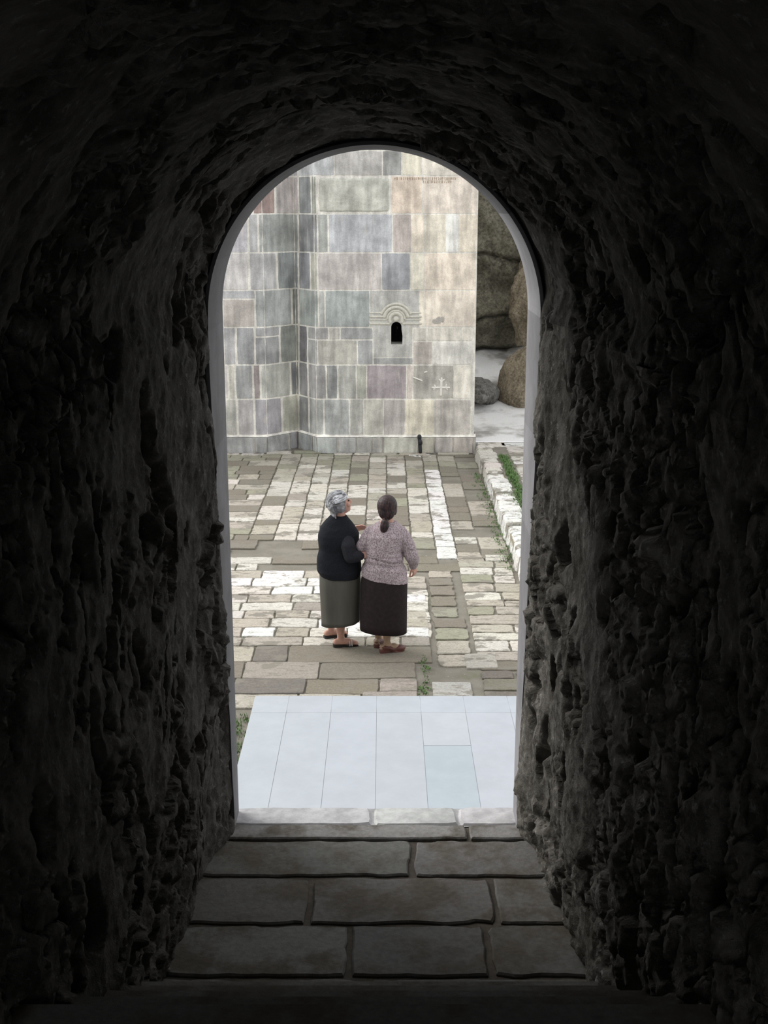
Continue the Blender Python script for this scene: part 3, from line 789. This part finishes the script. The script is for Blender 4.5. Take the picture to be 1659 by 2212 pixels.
blob('flat_rock', (1.90, 23.6, gz(1.93, 23.5) + .16), (.30, .8, .26), rock_mat('grey_ledge_rock', (.17, .165, .15, 1), (.28, .275, .26, 1), (.10, .1, .09, 1)), 21, 'low grey rock ledge on the concrete beside the church corner', 'rock', .55, 2.2)
c = at(1030, 770, 26)

# ------------------------------------------------------------------ the two women
M_skin = plain('skin', (.52, .30, .235, 1), .55, 40, .08, .1, .35)
M_skin2 = plain('skin_stocking', (.36, .25, .17, 1), .6, 40, .08, .1, .3)
M_black = plain('black_knit', (.013, .0145, .019, 1), .95, 160, .35, .5, .15)
M_slv = plain('charcoal_knit', (.021, .022, .027, 1), .95, 160, .35, .5, .15)
M_olive = plain('olive_skirt_cloth', (.085, .083, .070, 1), .8, 8, .16, .25, .3, (1, 1, .2))
M_brown = plain('dark_brown_skirt_cloth', (.026, .019, .020, 1), .9, 30, .15, .3, .2)
mm = Mat('speckled_pink_knit', .95, .15); a_ = mm.noise(130, (1, 1, .55), 2, .5); b_ = mm.noise(6, detail=4)
c_ = mm.mix(mm.ramp(a_, .38, .60), (.235, .18, .20, 1), (.49, .42, .445, 1)); c_ = mm.mix(1.0, c_, mm.grey(mm.ramp(b_, .3, .7, .92, 1.06)), 'MULTIPLY')
mm.color(c_); mm.bump(a_, .5, .004); M_pink = mm.m
mm = Mat('grey_hair', .6, .4); a_ = mm.noise(34, (.5, 1, 1.7), 6, .6, 1.2); b_ = mm.noise(9, (1, 1, 1), 4, .5, .6)
c_ = mm.mix(mm.ramp(a_, .30, .68), (.11, .11, .12, 1), (.46, .47, .50, 1)); c_ = mm.mix(mm.ramp(b_, .44, .62, 0, .6), c_, (.09, .09, .10, 1))
mm.color(c_); mm.bump(a_, .8, .008); M_grey = mm.m
M_white = plain('white_hair', (.55, .56, .59, 1), .6, 50, .3, .6, .4, (1, 1, .4))
mm = Mat('brown_hair', .5, .3); a_ = mm.noise(60, (1.6, 1, .25), 4, .6)
mm.color(mm.mix(mm.ramp(a_, .4, .7), (.012, .007, .009, 1), (.065, .032, .032, 1))); mm.bump(a_, .6, .006); M_hairb = mm.m
M_red = plain('reddish_brown_leather', (.115, .042, .035, 1), .45, 30, .15, .15, .5)
M_blk = plain('black_leather', (.012, .011, .011, 1), .5, 30, .1, .1, .5)
M_silver = plain('silver_trim', (.6, .58, .56, 1), .3, 30, .1, .1, .8)
M_eye = plain('eye_dark', (.04, .03, .025, 1), .3, 30, .1, .05, .6)

def head(b, c, M):
    c = Vector(c); T = lambda x, y, z: c + M @ Vector((x, y, z))
    b.ell(T(0, -.012, .028), (.074, .090, .084), M); b.ell(T(0, .022, -.028), (.060, .068, .082), M)
    b.ell(T(0, .052, -.078), (.034, .030, .026), M); b.cap(T(0, .086, .018), T(0, .104, -.020), .008, .0125); b.cap(T(-.012, .094, -.024), T(.012, .094, -.024), .008, .008)
    b.cap(T(-.030, .076, .024), T(.030, .076, .024), .010, .010); b.cap(T(-.017, .084, -.046), T(.017, .084, -.046), .0065, .0065); b.cap(T(-.014, .082, -.057), T(.014, .082, -.057), .0065, .0065)
    for s in (-1, 1):
        b.ell(T(s * .073, -.002, -.01), (.010, .020, .032), M); b.ell(T(s * .042, .060, -.028), (.022, .022, .026), M)
def eyes(c, M, parent):
    for s in (-1, 1):
        e = MB(); e.ell(Vector(c) + M @ Vector((s * .030, .080, .006)), (.011, .008, .008), M, 12, 8); e.build('eye', M_eye, parent, True)
def hand(b, w, M, curl=.35, side=1):
    w = Vector(w); T = lambda x, y, z: w + M @ Vector((x, y, z))
    for x in (-.026, -.009, .009, .026): b.cap(T(x * .7, .0, 0), T(x, .075, 0), .012, .011)
    for i, (x, L) in enumerate(((-.031, .060), (-.011, .074), (.010, .078), (.030, .070))):
        p = Vector((x, .078, 0)); a = 0; rr_ = .0085; pts = [T(*p)]
        for k, f in enumerate((.45, .32, .23)):
            a += curl * (.8 + .2 * i); p = p + Vector((x * .12 * f, math.cos(a) * L * f, -math.sin(a) * L * f)); pts.append(T(*p))
        b.chain(pts, [.0095, .0088, .0080, .0070])
    s = side; b.chain([T(s * .026, .015, -.004), T(s * .048, .045, -.014), T(s * .056, .075, -.022), T(s * .054, .095, -.028)], [.013, .011, .0095, .008])
def rotm(yaw, pitch=0, roll=0):
    """forward +Y turned clockwise (towards +X) by yaw, then nose up by pitch"""
    return Matrix.Rotation(-R(yaw), 3, 'Z') @ Matrix.Rotation(R(pitch), 3, 'X') @ Matrix.Rotation(R(roll), 3, 'Y')
def foot(b, ank, dirv, L=.225, z=.02):
    d = Vector((dirv[0], dirv[1], 0)).normalized(); a = Vector((ank[0], ank[1], 0)); pz = Vector((0, 0, 1))
    heel = a - d * .045 + pz * (z + .035); toe = a + d * (L - .075) + pz * (z + .012); mid = a + d * .07 + pz * (z + .035)
    b.cap(heel, mid, .033, .033); b.cap(mid, toe, .034, .022); b.cap(a + pz * .11, a + d * .01 + pz * (z + .05), .033, .034)
    side = Vector((-d.y, d.x, 0))
    for k in range(-2, 3): q = toe + d * (.018 - abs(k + .5) * .004) + side * k * .011 - pz * .004; b.cap(toe + side * k * .009, q, .013, .010)
def shoe(name, ank, dirv, mat, parent, heel_h=.03, L=.235, open_=True):
    b = MB(); d = Vector((dirv[0], dirv[1], 0)).normalized(); a = Vector((ank[0], ank[1], 0)); s = Vector((-d.y, d.x, 0)); Z = Vector((0, 0, 1))
    # sole outline lofted
    prof = [(-.075, .022), (-.06, .033), (-.02, .034), (.03, .032), (.08, .040), (.12, .040), (.155, .030), (.172, .014)]
    V = []
    for t_, w in prof:
        zt = .012 + heel_h * sm(.10, -.02, t_)
        for q in (-1, 1):
            V.append(a + d * t_ + s * w * q + Z * zt); V.append(a + d * t_ + s * w * q + Z * (.0 if (t_ < .0 or t_ > .07) else .0 + heel_h * .55))
    f = []
    for i in range(len(prof) - 1):
        o = i * 4; f += [(o, o+2, o+6, o+4), (o+1, o+5, o+7, o+3), (o, o+4, o+5, o+1), (o+2, o+3, o+7, o+6)]
    f += [(0, 1, 3, 2), (len(prof)*4-4, len(prof)*4-2, len(prof)*4-1, len(prof)*4-3)]
    b.add(V, f); return b
def closed_shoe(ank, dirv, parent, heel_h=.03):
    b = shoe('shoe', ank, dirv, M_red, parent, heel_h); d = Vector((dirv[0], dirv[1], 0)).normalized(); a = Vector((ank[0], ank[1], 0)); s = Vector((-d.y, d.x, 0)); Z = Vector((0, 0, 1))
    M = Matrix((s, d, Z)).transposed()
    for i in range(16):                      # quarter round the heel and the sides
        t_ = i / 15; ang = R(-200 + 220 * t_)
    pts = []
    for i in range(25):
        u = i / 24; ang = math.pi * (u - .0); x = -math.cos(ang) * .036; y = .05 - math.sin(ang) * .115
        pts.append(a + s * x + d * y + Z * (.030 + heel_h * sm(.10, -.02, y)))
    b.chain(pts, [.014] * 25)
    b.ell(a + d * .118 + Z * .034, (.043, .068, .036), M); b.ell(a + d * .0 + Z * .050, (.041, .075, .040), M); b.ell(a + d * .06 + Z * .034, (.040, .085, .030), M)
    b.cap(a + d * .085 + s * .022 + Z * .052, a + d * .085 - s * .022 + Z * .052, .009, .009)
    return b.union('shoe', M_red, parent, .005, 3)

# ---- grey-haired woman (left)
YA = 11.15
aN = at(712, 1384, 11.22); 
ankF = Vector((G(715, 1380).x, G(715, 1380).y + .03, 0)); ankN = Vector((G(736, 1399).x, G(736, 1399).y + .02, 0))
H = at(735, 1087, YA); HM = rotm(72, 16)
def ring(l, r_, y, Y, ry, tl=0, yaw=0):
    a = at(l, y, Y); b = at(r_, y, Y); return ((a + b) / 2, (b.x - a.x) / 2, ry, yaw, tl)
bodyA = MB()
bodyA.loft([ring(700, 765, 1320, YA, .13), ring(697, 772, 1260, YA, .15), ring(693, 772, 1225, YA, .15), ring(700, 765, 1190, YA, .13), ring(697, 765, 1160, YA, .14), ring(707, 755, 1135, YA, .11), ring(722, 744, 1118, YA, .05)], 28)
bodyA.chain([at(737, 1132, YA), H + HM @ Vector((0, -.03, -.05))], [.058, .052])
head(bodyA, H, HM)
for ank, hx_ in ((ankF, 716), (ankN, 738)):
    hip = at(hx_ + 2, 1290, YA + (.07 if ank is ankF else -.05)); knee = Vector((ank.x + .01, ank.y + .02, .46)); 
    bodyA.chain([hip, knee, Vector((ank.x, ank.y - .005, .31)), Vector((ank.x, ank.y, .20)), Vector((ank.x, ank.y, .09))], [.085, .060, .055, .043, .034])
    foot(bodyA, ank, (.95, .15 if ank is ankN else .45))
# near (right) arm
shR = at(748, 1158, YA - .10); elR = at(757, 1203, YA - .20); wrR = at(780, 1201, YA - .19)
bodyA.chain([shR, elR, wrR], [.045, .040, .026]); hM = Matrix((Vector((0, 0, -1)).cross(Vector((.9, .35, .05))).normalized(), Vector((.9, .35, .05)).normalized(), Vector((0, 0, 1)))).transposed()
def frame(fwd, back):
    f = Vector(fwd).normalized(); u = Vector(back); u = (u - f * u.dot(f)).normalized(); s = f.cross(u); return Matrix((s, f, u)).transposed()
hand(bodyA, wrR, frame((.85, .50, .12), (.3, -.8, .5)), .55, -1)
# far (left) arm, raised hand
shL = at(722, 1150, YA + .13); elL = at(752, 1185, YA + .30); wrL = at(761, 1146, YA + .32)
bodyA.chain([shL, elL, wrL], [.045, .040, .026]); hand(bodyA, wrL, frame((.93, -.05, .38), (.2, .75, .6)), .20, 1)
personA = bodyA.union('person', M_skin, None, .0055, 3)
tag(personA, 'grey-haired woman in black cardigan and olive skirt, looking up to the right', 'person', 'women standing arm in arm in the courtyard')
eyes(H, HM, personA)
cardA = MB()
cardA.loft([ring(694, 778, 1243, YA, .195, -.0), ring(685, 781, 1230, YA, .205), ring(684, 780, 1215, YA, .20), ring(685, 777, 1200, YA, .185), ring(689, 772, 1185, YA, .175), ring(687, 776, 1168, YA, .185),
            ring(687, 776, 1152, YA, .18), ring(692, 768, 1138, YA, .155), ring(702, 757, 1124, YA, .115), ring(714, 748, 1112, YA, .075)], 40)
cardA.chain([shL, elL, wrL - (wrL - elL).normalized() * .03], [.062, .058, .042])
cardA.union('cardigan', M_black, personA, .007, 5, lambda p: .006 * nz(p.x * 9, p.y * 9, p.z * 14, 3))
slA = MB(); slA.chain([shR + Vector((-.01, .03, .01)), (shR * .5 + elR * .5) + Vector((.0, -.02, 0)), elR, elR * .4 + wrR * .6, wrR + (wrR - elR).normalized() * -.012], [.068, .073, .062, .056, .044])
slA.union('sleeve', M_slv, personA, .006, 4, lambda p: .005 * nz(p.x * 12, p.y * 12, p.z * 20, 3))['label'] = 'charcoal sleeve, lighter than the black cardigan'
skA = MB()
skA.loft([ring(694, 776, 1344, YA - .02, .16, .10), ring(694, 777, 1335, YA, .165, .06), ring(692, 778, 1300, YA, .175), ring(690, 779, 1265, YA, .185), ring(690, 779, 1235, YA, .185), ring(696, 770, 1210, YA, .15)], 72,
         lambda a, t: 1 + (1 - t) * (.018 * math.cos(9 * a + .5) + .012 * math.cos(5 * a)))
skA.build('skirt', M_olive, personA, True)
sl_ = MB(); sl_.chain([at(698, 1255, YA - .075), at(700, 1295, YA - .085), at(701, 1330, YA - .09)], [.003, .005, .006])
sl_.build('skirt_slit', M_blk, personA, True)
# hair: mass plus swept locks
hA = MB(); T = lambda x, y, z: H + HM @ Vector((x, y, z))
hA.ell(T(0, -.026, .036), (.087, .095, .086), HM); hA.ell(T(0, -.070, -.035), (.072, .046, .060), HM)
for s in (-1, 1): hA.ell(T(s * .068, -.020, -.02), (.024, .05, .055), HM)
hA.cap(T(-.05, .045, .085), T(.05, .045, .085), .022, .022)
rr = random.Random(12)
for k in range(46):
    s = rr.uniform(-1, 1); a0 = s * 1.25; pts = []
    for i in range(7):
        t_ = i / 6; th = R(35 + 140 * t_) ; x = math.sin(a0) * .092 * (.75 + .25 * math.sin(th)); y = math.cos(th) * .100 - .024; z = .038 + math.sin(th) * .092 * math.cos(a0) - t_ * abs(math.sin(a0)) * .05
        y *= 1; z += .006 * math.sin(8 * t_ + k)
        pts.append(T(x + .006 * math.sin(7 * t_ + k * 2), y, z))
    hA.chain(pts, [.008] * 7)
for k in range(26):
    x = -.075 + .15 * k / 25; pts = [T(x, -.085 - .03 * math.cos(x * 15), .03 + .01 * math.sin(k)), T(x * 1.05 + .006 * math.sin(k * 2), -.118 * math.cos(x * 7), -.02), T(x * 1.0, -.105 * math.cos(x * 6), -.055), T(x * .95 + .008 * math.cos(k), -.110 * math.cos(x * 6), -.088 + .012 * math.sin(k * 1.7))]
    hA.chain(pts, [.010, .010, .009, .006])
hairA = hA.union('hair', M_grey, personA, .0035, 1)
wl = MB()
for k in range(16):
    s = 1; a0 = 1.0 + rr.uniform(-.5, .3); pts = []
    for i in range(7):
        t_ = i / 6; th = R(20 + 95 * t_); pts.append(T(math.sin(a0) * .098 * (.78 + .22 * math.sin(th)), math.cos(th) * .098 - .022, .034 + math.sin(th) * .094 * math.cos(a0) - .02 * t_ + .005 * math.sin(6 * t_ + k)))
    wl.chain(pts, [.006] * 7)
wl.union('hair_lock', M_white, personA, .0035, 1)['label'] = 'white strands over the temple'
for ank, dv in ((ankF, (.95, .45)), (ankN, (.95, .15))):
    s_ = shoe('sandal', ank, dv, M_blk, personA, .022); o = s_.build('sandal', M_blk, personA)
    d = Vector((dv[0], dv[1], 0)).normalized(); sd_ = Vector((-d.y, d.x, 0)); a = Vector((ank.x, ank.y, 0)); st = MB()
    for off in (.085, .105):
        pts = [a + d * off + sd_ * (.045 * math.cos(R(q))) + Vector((0, 0, .022 + .050 * math.sin(R(q)))) for q in range(0, 181, 15)]; st.chain(pts, [.0045] * len(pts))
    st.ell(a + d * .10 + Vector((0, 0, .074)), (.014, .014, .006)); st.build('strap', M_silver, o, True)

# ---- brown-haired woman (right)
YB_ = 11.03
HB = at(837, 1098, YB_ + .02); BM = rotm(8, 2)
ankL = Vector((G(817, 1398).x, G(817, 1398).y + .03, 0)); ankR = Vector((G(836, 1411).x, G(836, 1411).y + .02, 0))
bb = MB()
bb.loft([ring(790, 868, 1320, YB_, .13), ring(788, 870, 1260, YB_, .15), ring(790, 868, 1225, YB_, .15), ring(796, 860, 1190, YB_, .12), ring(800, 864, 1160, YB_, .12), ring(812, 860, 1140, YB_, .08), ring(822, 850, 1125, YB_, .05)], 28)
bb.chain([at(837, 1140, YB_), HB + BM @ Vector((0, -.02, -.05))], [.058, .050]); head(bb, HB, BM)
for ank, hx_ in ((ankL, 815), (ankR, 845)):
    bb.chain([at(hx_, 1300, YB_), Vector((ank.x + .0, ank.y + .02, .44)), Vector((ank.x, ank.y, .30)), Vector((ank.x, ank.y, .20)), Vector((ank.x, ank.y, .09))], [.085, .058, .050, .039, .031])
foot(bb, ankL, (.25, 1)); foot(bb, ankR, (.97, .25))
shRB = at(868, 1152, YB_ - .02); elRB = at(888, 1199, YB_ - .02); wrRB = at(893, 1222, YB_ + .14)
shLB = at(798, 1152, YB_); elLB = at(781, 1182, YB_ + .0); wrLB = at(788, 1192, YB_ + .22)
bb.chain([shRB, elRB, wrRB], [.045, .040, .026]); bb.chain([shLB, elLB, wrLB], [.045, .040, .026])
hand(bb, wrRB, frame((.15, .25, -.75), (.8, -.5, .1)), .40, 1); hand(bb, wrLB, frame((.4, .8, -.2), (-.6, .2, .7)), .4, 1)
personB = bb.union('person', M_skin2, None, .0055, 3)
tag(personB, 'dark-haired woman with ponytail in speckled pink cardigan and dark brown skirt', 'person', 'women standing arm in arm in the courtyard')
eyes(HB, BM, personB)
personB.data.materials.append(M_skin)
for p_ in personB.data.polygons:
    if p_.center.z > .6: p_.material_index = 1
ZW = at(829, 1214, YB_ - .15).z; XW = at(829, 1214, YB_).x; cb = MB(); TL = -.17
cb.loft([ring(780, 881, 1249, YB_, .175, TL), ring(780, 880, 1236, YB_, .178, TL * .8), ring(783, 877, 1224, YB_, .175, TL * .5), ring(788, 871, 1214.5, YB_, .155, TL * .4), ring(786, 872, 1206, YB_, .165, TL * .3), ring(790, 868, 1190, YB_, .155),
         ring(790, 871, 1170, YB_, .155), ring(791, 876, 1155, YB_, .15), ring(796, 874, 1143, YB_, .125), ring(806, 866, 1134, YB_, .095), ring(818, 856, 1126, YB_, .065)], 40)
cb.chain([shRB + Vector((-.01, 0, .015)), (shRB + elRB) / 2 + Vector((.012, 0, 0)), elRB, (elRB + wrRB) / 2 + Vector((.01, 0, 0)), wrRB - (wrRB - elRB).normalized() * .01], [.062, .066, .068, .060, .044])
cb.chain([shLB + Vector((.01, 0, .015)), (shLB + elLB) / 2, elLB, (elLB + wrLB) / 2, wrLB], [.062, .060, .056, .048, .036])
cb.union('cardigan', M_pink, personB, .0065, 4, lambda p: .007 * nz(p.x * 5, p.y * 6, p.z * 26, 3) + .004 * nz(p.x * 14, p.y * 14, p.z * 14, 2)
         - (.014 * math.exp(-((p.z - ZW + .10 * (p.x - XW) + .012 * math.sin(p.x * 16)) / .009) ** 2) + .008 * math.exp(-((p.z - ZW - .035 + .06 * (p.x - XW)) / .008) ** 2)) * (1 if p.x < XW + .17 else 0))
sb = MB()
sb.loft([ring(777, 878, 1361, YB_, .165, -.08), ring(777, 878.5, 1345, YB_, .17, -.04), ring(778, 879, 1300, YB_, .175), ring(779, 880, 1260, YB_, .172), ring(781, 879, 1238, YB_, .165), ring(790, 870, 1215, YB_, .13)], 72,
        lambda a, t: 1 + (1 - t) * (.010 * math.cos(7 * a) + .008 * math.cos(4 * a + 1)))
sb.build('skirt', M_brown, personB, True)
T = lambda x, y, z: HB + BM @ Vector((x, y, z))
hb = MB(); hb.ell(T(0, -.022, .030), (.097, .106, .106), BM); hb.ell(T(0, -.060, -.035), (.075, .055, .062), BM)
for s in (-1, 1): hb.ell(T(s * .070, .0, -.01), (.022, .05, .055), BM)
for k in range(30):
    a0 = -1.35 + 2.7 * k / 29; pts = []
    for i in range(9):
        t_ = i / 8; th = R(20 + 165 * t_); w = math.sin(a0); pts.append(T(w * .094 * (math.sin(th) ** .5 if th < 3.14 else 0) * (1 - .25 * t_), math.cos(th) * .104 - .022 - .0 * t_, .028 + .101 * math.sin(th) * math.cos(a0) - .085 * t_ ** 2))
    hb.chain(pts, [.006] * 9)
hb.union('hair', M_hairb, personB, .004, 2)
cl = MB(); cl.ell(T(-.005, -.112, -.085), (.030, .018, .022), BM); cl.build('hair_clip', M_blk, personB, True)
pt = MB(); pt.chain([T(-.005, -.105, -.080), T(-.008, -.128, -.105), T(-.010, -.135, -.135), T(-.016, -.135, -.165), T(-.026, -.132, -.192)], [.026, .038, .042, .036, .016])
for k in range(8): a = k * .8; pt.chain([T(-.005 + .018 * math.cos(a), -.118 + .018 * math.sin(a), -.09), T(-.010 + .026 * math.cos(a), -.135 + .022 * math.sin(a), -.14), T(-.024 + .012 * math.cos(a), -.132 + .01 * math.sin(a), -.200)], [.006, .007, .003])
pt.union('ponytail', M_hairb, personB, .0035, 1)
closed_shoe(ankL, (.25, 1), personB, .03); closed_shoe(ankR, (.97, .25), personB, .03)
